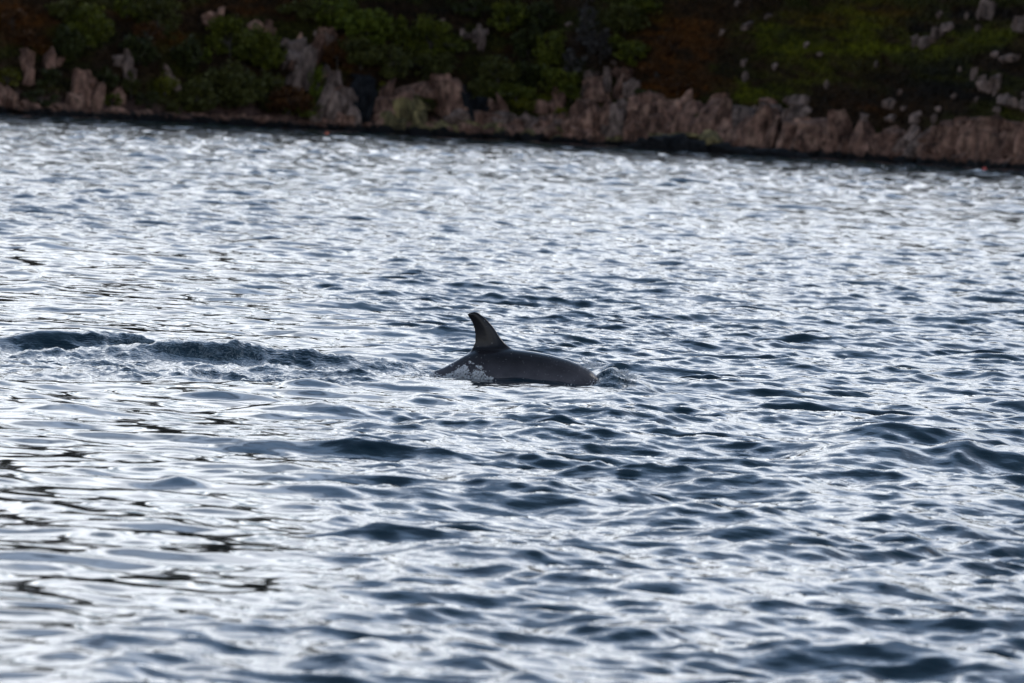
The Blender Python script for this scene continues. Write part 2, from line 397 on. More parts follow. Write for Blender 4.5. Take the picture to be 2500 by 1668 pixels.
L(t, mu.outputs[0], b.inputs['Base Color']); b.inputs['Roughness'].default_value = 0.95; b.inputs['Specular IOR Level'].default_value = 0.1
bm_ = N(t, 'ShaderNodeBump', i_Strength=0.9, i_Distance=0.35); L(t, n1.outputs['Fac'], bm_.inputs['Height']); L(t, bm_.outputs[0], b.inputs['Normal'])
hill = link_mesh('hillside', hm, mt); tag(hill, kind='structure')

# heather, bracken and grass tufts: uncountable leaf clumps rooted all over the slope
nT = 60000
tx = rng.uniform(-48, 48, nT); ts = rng.uniform(1.2, 26, nT); ty = ts + shore_y(tx); tz = hill_z(tx, ty)
keep = tz > 1.6; tx, ty, tz = tx[keep], ty[keep], tz[keep]; nT = len(tx)
tc_ = cover(tx, ty, tz) * rng.uniform(0.5, 1.9, (nT, 1))
sz = rng.uniform(0.10, 0.34, nT)
an = rng.uniform(0, math.pi, nT); ln = rng.uniform(-.5, .5, nT)
ex = np.stack([np.cos(an), np.sin(an), np.zeros(nT)], -1) * (sz * .6)[:, None]
up = np.stack([ln * .4, -rng.uniform(0, .8, nT), np.ones(nT)], -1) * sz[:, None]
p0 = np.stack([tx, ty, tz - 0.03], -1)
co_ = np.stack([p0 - ex, p0 + ex, p0 + up + ex * .3], 1).reshape(-1, 3)
tm = mesh_np('ground_cover', co_, np.arange(nT * 3, dtype=np.int32).reshape(-1, 3), False)
col_attr(tm, 'cover', np.repeat(tc_, 3, 0))
mt, t, b = new_mat('leaf_tufts')
a_ = N(t, 'ShaderNodeVertexColor', layer_name='cover'); L(t, a_.outputs['Color'], b.inputs['Base Color'])
b.inputs['Roughness'].default_value = .8; b.inputs['Specular IOR Level'].default_value = .2
tag(link_mesh('ground_cover', tm, mt), kind='stuff')

# ------------------------------------------------------------------ pink granite
mt, t, b = new_mat('pink_granite')
g = N(t, 'ShaderNodeNewGeometry'); oi = N(t, 'ShaderNodeObjectInfo')
n1 = N(t, 'ShaderNodeTexNoise', i_Scale=0.9, i_Detail=6.0, i_Roughness=.6); L(t, g.outputs['Position'], n1.inputs['Vector'])
mp = N(t, 'ShaderNodeMapping'); mp.inputs['Scale'].default_value = (2.2, 2.2, 0.9); L(t, g.outputs['Position'], mp.inputs['Vector'])
n2 = N(t, 'ShaderNodeTexNoise', i_Scale=1.0, i_Detail=5.0, i_Roughness=.65); L(t, mp.outputs[0], n2.inputs['Vector'])
cr = N(t, 'ShaderNodeValToRGB'); L(t, n1.outputs['Fac'], cr.inputs['Fac'])
cr.color_ramp.elements[0].position = .34; cr.color_ramp.elements[0].color = (0.125, 0.062, 0.042, 1)
cr.color_ramp.elements[1].position = .66; cr.color_ramp.elements[1].color = (0.43, 0.25, 0.175, 1)
e = cr.color_ramp.elements.new(.5); e.color = (0.26, 0.14, 0.10, 1)
st = N(t, 'ShaderNodeMapRange'); L(t, n2.outputs['Fac'], st.inputs['Value'])
for k_, v_ in (('From Min', .36), ('From Max', .60), ('To Min', .30), ('To Max', 1.25)): st.inputs[k_].default_value = v_
ov = N(t, 'ShaderNodeMapRange'); L(t, oi.outputs['Random'], ov.inputs['Value']); ov.inputs['To Min'].default_value = .7; ov.inputs['To Max'].default_value = 1.25
pm = N(t, 'ShaderNodeMath', operation='MULTIPLY'); L(t, st.outputs[0], pm.inputs[0]); L(t, ov.outputs[0], pm.inputs[1])
sc_ = N(t, 'ShaderNodeVectorMath', operation='SCALE'); L(t, cr.outputs['Color'], sc_.inputs[0]); L(t, pm.outputs[0], sc_.inputs['Scale'])
# black lichen band of the tidal zone
sx_ = N(t, 'ShaderNodeSeparateXYZ'); L(t, g.outputs['Position'], sx_.inputs[0])
ad = N(t, 'ShaderNodeMath', operation='MULTIPLY_ADD', i_1=-1.9); L(t, n1.outputs['Fac'], ad.inputs[0]); L(t, sx_.outputs['Z'], ad.inputs[2])
tb = N(t, 'ShaderNodeMapRange', interpolation_type='SMOOTHSTEP'); L(t, ad.outputs[0], tb.inputs['Value'])
tb.inputs['From Min'].default_value = -0.50; tb.inputs['From Max'].default_value = -0.18
mx = N(t, 'ShaderNodeMix', data_type='RGBA'); L(t, tb.outputs[0], mx.inputs['Factor']); mx.inputs['A'].default_value = (0.009, 0.009, 0.010, 1); L(t, sc_.outputs[0], mx.inputs['B'])
L(t, mx.outputs['Result'], b.inputs['Base Color']); b.inputs['Roughness'].default_value = .85; b.inputs['Specular IOR Level'].default_value = .25
bm_ = N(t, 'ShaderNodeBump', i_Strength=.8, i_Distance=.15); L(t, n2.outputs['Fac'], bm_.inputs['Height']); L(t, bm_.outputs[0], b.inputs['Normal'])
GRAN = mt
def tint_rock(name, lo, hi):
    m2 = GRAN.copy(); m2.name = name
    r = next(n for n in m2.node_tree.nodes if n.type == 'VALTORGB').color_ramp
    r.elements[0].color = (*lo, 1); r.elements[-1].color = (*hi, 1); r.elements[1].color = (*[(a + c) / 2 for a, c in zip(lo, hi)], 1)
    return m2
PALE = tint_rock('pale_rock', (.14, .09, .072), (.32, .225, .185))
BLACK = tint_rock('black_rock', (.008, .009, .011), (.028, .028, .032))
LICHEN = tint_rock('lichen_rock', (.10, .08, .04), (.36, .28, .12))
ORANGE = tint_rock('orange_rock', (.22, .06, .02), (.42, .13, .05))

rnd = random.Random(5)
def chunk(seed, elong=1.0, cuts=7):
    """a fractured block: a box sliced by random planes, then roughened"""
    r_ = random.Random(seed); bm = bmesh.new()
    bmesh.ops.create_cube(bm, size=1.0)
    for _ in range(cuts):
        n = Vector((r_.uniform(-1, 1), r_.uniform(-1, 1), r_.uniform(-.35, 1) / elong)).normalized()
        d = r_.uniform(.35, .49)
        res = bmesh.ops.bisect_plane(bm, geom=bm.verts[:] + bm.edges[:] + bm.faces[:], plane_co=n * d, plane_no=n, clear_outer=True)
        ed = [e for e in res['geom_cut'] if isinstance(e, bmesh.types.BMEdge)]
        if ed: bmesh.ops.edgeloop_fill(bm, edges=ed)
    bmesh.ops.triangulate(bm, faces=bm.faces[:])
    bmesh.ops.subdivide_edges(bm, edges=bm.edges[:], cuts=2, use_grid_fill=True)
    for v in bm.verts:
        nn = noise.noise_vector(v.co * 3.1 + Vector((seed, 0, 0)))
        v.co += nn * 0.075 + noise.noise_vector(v.co * 1.3 + Vector((0, seed, 0))) * 0.09
    me = bpy.data.meshes.new('rock'); bm.to_mesh(me); bm.free()
    return me
BLOCKS = [chunk(100 + i) for i in range(9)]
SLABS = [chunk(200 + i, 2.5) for i in range(9)]
def variants(lst, mat):
    out = []
    for me in lst:
        c = me.copy(); c.materials.append(mat); out.append(c)
    return out
KIT = {k: (variants(BLOCKS, mm), variants(SLABS, mm)) for k, mm in (('pink', GRAN), ('pale', PALE), ('black', BLACK), ('lichen', LICHEN), ('orange', ORANGE))}
def put_block(parent, name, kit, slab, loc, size, lean=0.0, yaw=None):
    me = rnd.choice(KIT[kit][1 if slab else 0])
    o = bpy.data.objects.new(name, me); C.objects.link(o); o.parent = parent
    o.location = Vector(loc) - Vector(parent.location)
    o.scale = size; o.rotation_euler = (rnd.uniform(-.12, .12) - .12, lean + rnd.uniform(-.08, .08), yaw if yaw is not None else rnd.uniform(-.6, .6))
    return o
def outcrop(label, top, kit='pink', step=24, wide=1.25, group='granite outcrops along the far shore', lean=0.0, base=None, mixk=None):
    """a rock face of upright slabs; top = (u, v_top, v_bottom) knots across it"""
    us = [k[0] for k in top]
    c = hit((us[0] + us[-1]) / 2, max(k[2] for k in top) - 3)
    t = empty('rock_outcrop', c, label, 'rock outcrop', group)
    tops = [(k[1]) for k in top]; lean = lean + rnd.choice((-.22, -.1, .08, .2)) * (1 if lean == 0 else 0)
    span = us[-1] - us[0]
    massy = kit == 'pink' and span > 85
    if massy:                                         # the solid body of the crag
        um = us[0] + 12
        while um < us[-1] - 8:
            vt = np.interp(um, us, tops); vb = np.interp(um, us, [k[2] for k in top])
            hh = (vb - vt) * MPP * rnd.uniform(.72, 1.08); ww = rnd.uniform(50, 105) * MPP
            pb = hit(um, vb)
            put_block(t, 'rock_face', kit, False, pb + Vector((0, ww * .35, hh * .42)), (ww * 1.2, ww, hh * 1.3), lean * .5)
            um += rnd.uniform(32, 60)
    u = us[0]; rows = 0
    while u <= us[-1]:
        vt = np.interp(u, us, [k[1] for k in top]) + rnd.gauss(0, 7)
        if massy: vt = vt + (np.interp(u, us, [k[2] for k in top]) - vt) * rnd.choice((0, .1, .3, .5, .65, .8))
        vb = np.interp(u, us, [k[2] for k in top])
        v = vb
        first = True
        while v > vt + 6 or first:
            hgt = min(v - vt, rnd.choice((22, 30, 42, 60, 85)) * rnd.uniform(.8, 1.2)) + rnd.uniform(-4, 12); hgt = max(hgt, 12)
            pb = hit(u + rnd.uniform(-4, 4), min(v, vb))
            hh = hgt * MPP; ww = step * MPP * wide * rnd.choice((.9, 1.1, 1.4, 1.8, 2.3))
            loc = pb + Vector((rnd.uniform(-.15, .15), -rnd.uniform(-.15, .35) + .15, hh * .42))
            kk = kit if not mixk or rnd.random() > .3 else mixk
            put_block(t, 'rock_slab', kk, rnd.random() < .35, loc, (ww * 1.1, ww * rnd.uniform(.8, 1.3), hh * 1.15), lean + rnd.gauss(0, .2))
            v -= hgt * .86; first = False
        u += step * rnd.uniform(.6, 1.2) * (1.5 if massy else 1)
    return t
outcrop('grey pink pillar of rock under the dark bushes at the far left', [(55, 128, 200), (73, 118, 205), (90, 125, 190)], step=16)
outcrop('low pink rock bank rising from the waterline at the left edge', [(-40, 210, 268), (10, 208, 272), (45, 225, 276), (60, 255, 278)], step=24)
outcrop('short pair of pink rocks beside the grey pillar at far left', [(112, 130, 165), (122, 133, 168), (146, 140, 160), (152, 145, 160)], step=13)
outcrop('rounded pink rock dome standing above the water at the left', [(184, 225, 282), (198, 185, 284), (212, 178, 285), (228, 192, 285), (240, 235, 286)], step=18)
outcrop('orange pink rock shelf among dark heather on the left slope', [(285, 138, 160), (300, 135, 165), (318, 142, 200), (324, 150, 205)], 'pale', step=14)
outcrop('thin pale rock finger beside the bright yellow green bush', [(404, 158, 180), (411, 160, 182), (424, 195, 226), (430, 198, 226)], 'pale', step=10)
outcrop('small grey rock knob low on the left slope', [(280, 215, 250), (296, 222, 255)], step=13)
outcrop('leaning grey granite slab shaped like a raised arm above the shore', [(700, 95, 170), (715, 100, 205), (735, 97, 222), (752, 100, 205), (768, 88, 165), (788, 80, 118), (808, 78, 98)], 'pale', step=14, lean=.25, mixk='pink')
outcrop('pale rock patch showing high between the two upper left trees', [(500, 48, 62), (515, 25, 50), (532, 16, 40), (545, 22, 36)], step=13)
outcrop('pale rock strip high behind the round green tree', [(625, 60, 74), (645, 58, 80), (662, 66, 84)], step=13)
outcrop('tall pale granite buttress with a dark gully at its right', [(775, 262, 298), (790, 165, 298), (805, 160, 300), (820, 180, 303), (835, 210, 305), (850, 238, 306), (866, 255, 308)], 'pale', step=17, mixk='pink')
outcrop('rock coloured black for the shade of the gully between the buttress and the arched cliff', [(868, 190, 300), (885, 190, 300), (905, 205, 295)], 'black', step=15)  # solid slabs in black; the gully's shade is put into their colour
outcrop('arched pink cliff with a hollow brow above a grassy mound', [(925, 250, 300), (945, 208, 262), (970, 205, 245), (1000, 205, 242), (1030, 190, 242), (1060, 182, 265), (1090, 182, 290), (1120, 190, 300)], step=20, mixk='pale')
outcrop('rounded lichen covered mound under the arched pink cliff', [(930, 290, 326), (960, 262, 328), (990, 250, 330), (1020, 256, 330), (1045, 275, 332), (1070, 295, 333)], 'lichen', step=20, mixk='pink')
outcrop('narrow rock coloured black for the shade of the cleft at the right end of the arched cliff', [(1125, 200, 290), (1138, 205, 292), (1160, 230, 294), (1178, 240, 290)], 'black', step=13)  # crevice shade painted as black slabs, not an open gap
outcrop('pale jagged rock high on the slope above the arched cliff', [(1135, 80, 98), (1147, 50, 95), (1160, 68, 104), (1175, 72, 128), (1186, 75, 130)], 'pale', step=12)
outcrop('smooth grey pink boulder bank under the bright bush', [(1190, 252, 280), (1210, 242, 284), (1235, 248, 284)], step=18)
outcrop('dusky pink ledge to the right of the bright green bush', [(1308, 252, 275), (1335, 240, 275), (1365, 238, 280), (1385, 250, 280)], step=18)
outcrop('big pale granite bluff split by a dark vertical crack', [(1440, 180, 245), (1455, 175, 250), (1466, 200, 250), (1480, 172, 232), (1500, 160, 236), (1520, 164, 236), (1540, 185, 232), (1556, 208, 228)], 'pale', step=19, mixk='pink')
outcrop('dusky red rock steps below the split granite bluff', [(1400, 250, 318), (1430, 245, 322), (1460, 252, 326), (1485, 262, 330)], step=19)
outcrop('pale fluted rock column beside the smooth red slab', [(1488, 275, 335), (1502, 245, 338), (1516, 240, 340), (1528, 262, 342)], 'pale', step=14, mixk='pink')
outcrop('smooth dusky red granite wall right of the fluted column', [(1535, 255, 348), (1560, 248, 352), (1590, 240, 352), (1615, 236, 352)], step=25, wide=1.5)
outcrop('orange stained rock at the foot of the fluted column', [(1508, 315, 346), (1518, 312, 347), (1526, 322, 347)], 'orange', step=9)
outcrop('ribbed pink cliff stretch left of the bright grass bank', [(1622, 235, 330), (1650, 240, 345), (1680, 225, 345), (1710, 262, 350), (1745, 210, 340), (1770, 225, 350)], step=21)
outcrop('tall ribbed pink cliff under the bright grass bank', [(1778, 262, 360), (1800, 262, 372), (1830, 278, 374), (1860, 260, 378), (1890, 248, 380), (1920, 272, 384)], step=22, mixk='pale')
outcrop('leaning pale slabs along the top of the pink cliff', [(1905, 258, 300), (1930, 246, 300), (1960, 243, 290), (1975, 250, 275)], 'pale', step=14, lean=.5)
outcrop('broad pink granite headland with deep upright cracks', [(1925, 305, 386), (1955, 292, 388), (1990, 278, 388), (2020, 268, 392), (2050, 268, 394), (2080, 285, 396), (2110, 306, 396)], step=24, wide=1.35)
outcrop('lower pink cliff run beneath the scattered pale boulders', [(2115, 315, 398), (2150, 322, 398), (2180, 316, 400), (2215, 330, 400), (2240, 318, 402)], step=21)
outcrop('slanting grey slab laid against the pink cliff at right', [(2195, 350, 400), (2225, 325, 398), (2250, 308, 380), (2262, 306, 350)], 'pale', step=15, lean=.5)
outcrop('pink cliff stretch with a black gap in its foot', [(2262, 322, 402), (2290, 312, 404), (2320, 308, 406), (2345, 306, 408)], step=21)
outcrop('upright pink buttress near the right edge', [(2352, 300, 408), (2375, 296, 410), (2400, 290, 412), (2425, 300, 412)], step=23, wide=1.4)
outcrop('last pink cliff block cut by the right edge', [(2435, 325, 412), (2460, 318, 415), (2490, 312, 418), (2520, 310, 420)], step=23, wide=1.4)
outcrop('pink rock rib jutting from dark heather near the right edge', [(2375, 180, 195), (2392, 188, 210), (2412, 202, 222), (2440, 205, 232)], 'pale', step=13)
outcrop('low pink rock rib at the right edge above the cliff', [(2455, 232, 250), (2480, 232, 262), (2510, 238, 270)], 'pale', step=14)
outcrop('pale jagged rocks below the slanting ridge at upper right', [(2232, 88, 112), (2250, 90, 115), (2270, 92, 114), (2282, 85, 100), (2300, 68, 84), (2318, 55, 70)], 'pale', step=12)
outcrop('tall pale rock on the dark slope at the upper right', [(2395, 18, 44), (2408, 10, 46), (2420, 18, 40)], 'pale', step=11)
outcrop('pale rock cut by the upper right corner', [(2478, 45, 68), (2495, 44, 75), (2520, 42, 75)], 'pale', step=13)
# long boulder ledges at the waterline
def ledge(label, u0_, v0_, u1_, v1_, h0, h1, kit, n, mixk=None, grp='rock ledges at the far waterline'):
    c = hit((u0_ + u1_) / 2, (v0_ + v1_) / 2)
    t = empty('rock_ledge', c, label, 'rock ledge', grp)
    for i in range(n):
        f = (i + rnd.random()) / n; u = u0_ + (u1_ - u0_) * f; v = v0_ + (v1_ - v0_) * f - rnd.uniform(0, (h0 + h1) / 3)
        hh = rnd.uniform(h0, h1) * MPP
        p = hit(u, v)
        ww = hh * rnd.uniform(1.1, 2.2)
        kk = kit if not mixk or rnd.random() > .35 else mixk
        put_block(t, 'rock', kk, False, p + Vector((0, -.2, hh * .1)), (ww, ww * .9, hh))
    return t
ledge('long low ledge of pink rocks on a black band at far left', -20, 276, 330, 298, 16, 34, 'pink', 34)
ledge('low ledge of dusky pink rocks below the big green trees', 330, 296, 800, 318, 14, 30, 'pink', 42)
ledge('pink boulder ledge at the foot of the arched cliff', 800, 316, 1100, 332, 12, 24, 'pink', 26)
ledge('broad tumbled shelf of pink boulders in the middle of the shore', 960, 322, 1480, 350, 18, 40, 'pink', 60, 'lichen')
ledge('upper tier of pink boulders below the central green gully', 1120, 300, 1450, 318, 18, 36, 'pink', 34, 'pale')
ledge('dark jumbled rocks at the foot of the smooth red wall', 1480, 348, 1640, 358, 12, 22, 'black', 14, 'lichen')
ledge('narrow dark foot of the pink cliffs at right', 1860, 386, 2500, 418, 8, 18, 'black', 50, 'pink')
# the dark skerry in front of the cliffs
sk = at(1640, 372, 655); sk.z = 0
t_ = empty('skerry', sk, 'low black skerry with a yellowish lichen crown in front of the cliffs', 'rock')
for (u, v, a, h_, kk) in [(1540, 352, 40, 12, 'black'), (1575, 350, 50, 24, 'black'), (1610, 350, 60, 34, 'black'), (1650, 352, 60, 40, 'black'), (1690, 356, 52, 30, 'black'), (1725, 358, 60, 36, 'lichen'),
                         (1760, 362, 52, 26, 'black'), (1800, 368, 60, 18, 'black'), (1850, 374, 60, 16, 'black'), (1900, 378, 60, 20, 'black'), (1950, 384, 50, 12, 'black'), (1620, 337, 60, 8, 'lichen'), (1668, 336, 56, 9, 'lichen'), (1740, 345, 44, 10, 'lichen')]:
    d_ = 650 if kk == 'black' else 651
    p = at(u, v, d_)
    if kk == 'black': p.z = 0.02
    put_block(t_, 'rock', kk, False, p + Vector((0, 0, h_ * MPP * .3)), (a * MPP * 1.2, a * MPP, h_ * MPP * 1.5))
# single boulders lying in the heather
bl = [(1816, 147, 9, 11, 'white boulder on the dark heather knoll, the upper of two'), (1820, 180, 8, 14, 'grey boulder just under the white one on the dark knoll'),
 (1893, 157, 7, 9, 'grey stone right of the dark knoll'), (1970, 107, 7, 7, 'small white stone on the green slope above the grass band'), (2004, 130, 7, 5, 'flat pale stone at the lower edge of the grass band'),
 (2019, 201, 7, 12, 'upright white stone alone below the bright grass band'), (2140, 153, 5, 8, 'small grey stone on the slope under the grass ridge'), (2174, 247, 13, 12, 'pale slanting boulder above the pink cliffs'),
 (2111, 281, 10, 11, 'pinkish round boulder on the brow of the pink headland'), (2197, 222, 6, 6, 'tiny pinkish stone above the pale slanting boulder'), (2243, 279, 15, 14, 'large pale boulder among the stones above the right cliffs'),
 (2282, 284, 9, 10, 'round grey boulder right of the large pale boulder'), (2293, 263, 7, 6, 'small pink stone above the round grey boulder'), (2347, 165, 6, 6, 'dim grey stone on the dark right slope'),
 (1830, 57, 15, 9, 'flat pale boulder near the top of the brown slope'), (1876, 38, 10, 8, 'small pale boulder above and right of the flat one'), (1765, 74, 8, 7, 'dull pink stone on the brown bracken slope'),
 (2297, 31, 9, 9, 'whitish stone near the top edge on the dark ridge'), (2362, 34, 5, 8, 'little upright grey stone near the top edge'), (2389, 62, 8, 9, 'pale stone just above the end of the grass ridge'),
 (2431, 130, 8, 7, 'pale stone under the ridge near the right edge'), (2470, 136, 20, 9, 'long flat pink boulder under the ridge at the right edge'), (2439, 264, 10, 6, 'flat pink stone low on the dark right slope'),
 (2178, 285, 16, 8, 'flat brown boulder in bracken above the cliff run'), (1803, 5, 10, 8, 'pale stone cut by the top edge above the brown slope'), (1499, 153, 6, 8, 'small pale stone perched over the split bluff'),
 (1391, 58, 12, 8, 'grey boulder in the bare grey gully'), (808, 88, 10, 12, 'pinkish boulder tip beside the brightest upper tree'), (1082, 48, 8, 6, 'small pinkish stone in dark scrub near the top'),
 (2330, 232, 8, 6, 'faint pink stone in the dark heather right of centre'), (2210, 262, 7, 6, 'small grey stone between slanting and large pale boulders'), (2385, 240, 7, 5, 'dull stone in heather over the upright buttress')]
for (u, v, a, b_, lab) in bl:
    p = hit(u, v + b_ * .7)
    me = rnd.choice(KIT['pale'][0])
    o = bpy.data.objects.new('boulder', me); C.objects.link(o)
    o.location = p + Vector((0, -.1, b_ * MPP * .15)); o.scale = (a * MPP * 2.5, a * MPP * 2, b_ * MPP * 2.2); o.rotation_euler = (0, rnd.uniform(-.3, .3), rnd.uniform(0, 3))
    tag(o, lab, 'boulder', 'boulders on the heather slope')

# ------------------------------------------------------------------ trees and bushes
def leaf_mat(name, c0, c1):
    mt, t, b = new_mat(name)
    a_ = N(t, 'ShaderNodeAttribute', attribute_name='tone')
    mx = N(t, 'ShaderNodeMix', data_type='RGBA'); L(t, a_.outputs['Fac'], mx.inputs['Factor'])
    mx.inputs['A'].default_value = (*c0, 1); mx.inputs['B'].default_value = (*c1, 1)
    L(t, mx.outputs['Result'], b.inputs['Base Color']); b.inputs['Roughness'].default_value = .6; b.inputs['Specular IOR Level'].default_value = .25
    return mt
LM = {'mid': leaf_mat('green_leaves', (.038, .046, .004), (.140, .150, .010)), 'bright': leaf_mat('bright_leaves', (.04, .055, .005), (.155, .185, .012)),
      'dull': leaf_mat('olive_leaves', (.032, .034, .006), (.105, .105, .020)), 'dark': leaf_mat('dark_leaves', (.014, .018, .005), (.060, .068, .012)),
      'rust': leaf_mat('rust_leaves', (.035, .015, .005), (.14, .052, .010)), 'yellow': leaf_mat('yellow_leaves', (.05, .05, .004), (.17, .16, .008)),
      'bare': leaf_mat('bare_twigs', (.025, .022, .020), (.095, .082, .075))}
mt, t, b = new_mat('bark'); b.inputs['Base Color'].default_value = (.09, .075, .065, 1); b.inputs['Roughness'].default_value = .9
n1 = N(t, 'ShaderNodeTexNoise', i_Scale=6.0, i_Detail=4.0); bb_ = N(t, 'ShaderNodeBump', i_Strength=.6, i_Distance=.05); L(t, n1.outputs['Fac'], bb_.inputs['Height']); L(t, bb_.outputs[0], b.inputs['Normal'])
BARK = mt
def limb(V, Fc, a, b_, ra, rb, n=6):
    ax = (b_ - a).normalized(); s = ax.orthogonal().normalized(); q = ax.cross(s)
    i = len(V)
    for k in range(n):
        w_ = s * math.cos(k * 6.2832 / n) + q * math.sin(k * 6.2832 / n); V.append(a + w_ * ra); V.append(b_ + w_ * rb)
    for k in range(n):
        j = (k + 1) % n; Fc.append((i + 2 * k, i + 2 * j, i + 2 * j + 1, i + 2 * k + 1))
trng = np.random.default_rng(3)
def tree(name, cat, label, u, v, ru, rv, kind, dens=1.0, group=None):
    ground = hit(u, v + rv * .95)
    rw, rh = ru * MPP, rv * MPP
    big = name == 'tree'
    loc = ground.copy(); loc.z = float(hill_z(loc.x, loc.y)) - .05
    cy = at(u, v, loc.y - .2)
    t = empty(name, loc, label, cat, group)
    cen = Vector((cy.x - loc.x, -.2, max(cy.z - loc.z, rh * .6)))
    # lobes
    nl = max(8, int(20 * (rw * rh) ** .4))
    lob = []
    for i in range(nl):
        a = trng.uniform(0, 6.283); rr_ = math.sqrt(trng.uniform(0, 1)) * .84
        lob.append((cen.x + math.cos(a) * rw * rr_, cen.y + trng.uniform(-.55, .55) * rw, cen.z + math.sin(a) * rh * rr_, trng.uniform(.13, .34)))
    nlv = int(min(4200, max(260, 520 * rw * rh)) * dens)
    li = trng.integers(0, nl, nlv)
    L_ = np.array(lob)[li]
    d = trng.normal(size=(nlv, 3)); d /= np.linalg.norm(d, axis=1)[:, None]
    rad_ = trng.uniform(.4, 1.5, nlv) ** .8
    P_ = L_[:, :3] + d * (rad_ * L_[:, 3])[:, None] * np.array([rw, rw * .8, rh]) * 1.05
    sz = trng.uniform(.10, .24, nlv) * (1 if big else .8)
    n1_ = trng.normal(size=(nlv, 3)); n1_ /= np.linalg.norm(n1_, axis=1)[:, None]
    t1 = np.cross(n1_, d + .01); t1 /= np.linalg.norm(t1, axis=1)[:, None] + 1e-9; t2 = np.cross(n1_, t1)
    q = np.stack([P_ - t1 * sz[:, None], P_ - t2 * sz[:, None] * .6, P_ + t1 * sz[:, None], P_ + t2 * sz[:, None] * .6], 1).reshape(-1, 3)
    me = mesh_np('crown', q, np.arange(nlv * 4, dtype=np.int32).reshape(-1, 4), False)
    tone = (trng.uniform(0, 1, nl)[li] * .5 + trng.uniform(0, 1, nlv) * .5)
    attr(me, 'tone', np.repeat(tone, 4))
    link_mesh('crown' if big else 'foliage', me, LM[kind], t)
    V, Fc = [], []
    top = Vector((cen.x * .6, cen.y, cen.z)); r1 = max(.05, rw * .05)
    limb(V, Fc, Vector((0, 0, -.15)), top * .55, r1 * 1.5, r1 * 1.1); limb(V, Fc, top * .55, top, r1 * 1.1, r1 * .7)
    for i in range(min(nl, 8)):
        limb(V, Fc, top * trng.uniform(.5, .95), Vector(lob[i][:3]), r1 * .6, r1 * .2, 5)
    link_mesh('trunk' if big else 'stem', mesh_np('trunk', np.array([tuple(q_) for q_ in V]), np.array(Fc)), BARK, t)
    return t
G1, G2 = 'trees on the far hillside', 'bushes on the far hillside'
for a in [
 (215, 60, 62, 58, 'mid', 'rounded mid green tree at the upper left beside orange bracken'), (150, 20, 45, 26, 'dull', 'olive treetop cut by the top edge at upper left'),
 (165, 110, 40, 45, 'dark', 'dark tree below the rounded upper left tree'), (385, 38, 62, 46, 'dull', 'olive tree near the top edge left of the pale rock patch'),
 (310, 20, 40, 24, 'mid', 'small green treetop at the top edge by the olive tree'), (560, 90, 62, 52, 'mid', 'broad green tree left of the raised arm slab, upper half'),
 (640, 120, 66, 60, 'mid', 'full green tree touching the raised arm slab on its left'), (555, 205, 90, 60, 'dull', 'wide olive tree low on the slope under the broad green tree'),
 (640, 215, 60, 50, 'dull', 'dull tree between the olive tree and the granite buttress'), (480, 235, 60, 42, 'dull', 'low olive tree left of the wide one near the shore'),
 (745, 25, 70, 28, 'dull', 'brownish green treetop along the top edge left of centre'), (825, 32, 66, 38, 'bright', 'brightest green treetop cut by the top edge left of centre'),
 (895, 65, 66, 50, 'bright', 'bright green tree right of the pinkish boulder tip'), (880, 130, 55, 42, 'dull', 'olive tree under the bright green pair'),
 (960, 70, 50, 40, 'mid', 'green tree filling the space right of the bright one'), (1050, 100, 80, 56, 'mid', 'large spreading green tree above the arched cliff'), (950, 150, 60, 40, 'dull', 'dull green tree over the left end of the arched cliff'),
 (1040, 155, 85, 38, 'dull', 'low olive canopy right over the arched cliff brow'), (1240, 40, 55, 40, 'mid', 'dim green tree at the top edge near the middle'),
 (1150, 20, 50, 24, 'dark', 'dark treetop at the top edge above the jagged rock'), (1345, 120, 50, 48, 'mid', 'green tree in the middle of the central gully'), (1290, 100, 45, 50, 'dark', 'dark tree left of the central gully tree'),
 (1215, 178, 52, 44, 'dull', 'olive tree just right of the jagged pale rock'), (1290, 180, 50, 40, 'dark', 'dark low tree in the central gully'), (1365, 195, 52, 36, 'mid', 'green tree low in the central gully by the bare scrub'),
 (1175, 225, 36, 40, 'dull', 'olive tree beside the dark cleft of the arched cliff'), (1320, 40, 46, 36, 'dark', 'dark treetop left of the bare grey trees'), (1525, 45, 62, 40, 'dull', 'grey green tree left of the brown bracken slope'),
 (1560, 15, 60, 18, 'mid', 'treetop on the top edge over the brown slope'), (1550, 130, 48, 30, 'mid', 'low green tree above the split bluff'),
 (340, 120, 45, 40, 'dark', 'dark tree over the orange pink shelf'), (455, 130, 40, 45, 'dark', 'dark tree left of the broad green tree')]:
    tree('tree', 'tree', a[5], *a[:5], group=G1)
for a in [(1430, 60, 34, 60, 'bare', 'bare grey leafless tree high in the central gully'), (1465, 110, 30, 50, 'bare', 'bare grey leafless tree leaning over the split bluff'), (1400, 150, 34, 40, 'bare', 'thin bare grey tree low in the gully by green scrub')]:
    tree('tree', 'tree', a[5], *a[:5], dens=.35, group='bare grey trees in the gully')
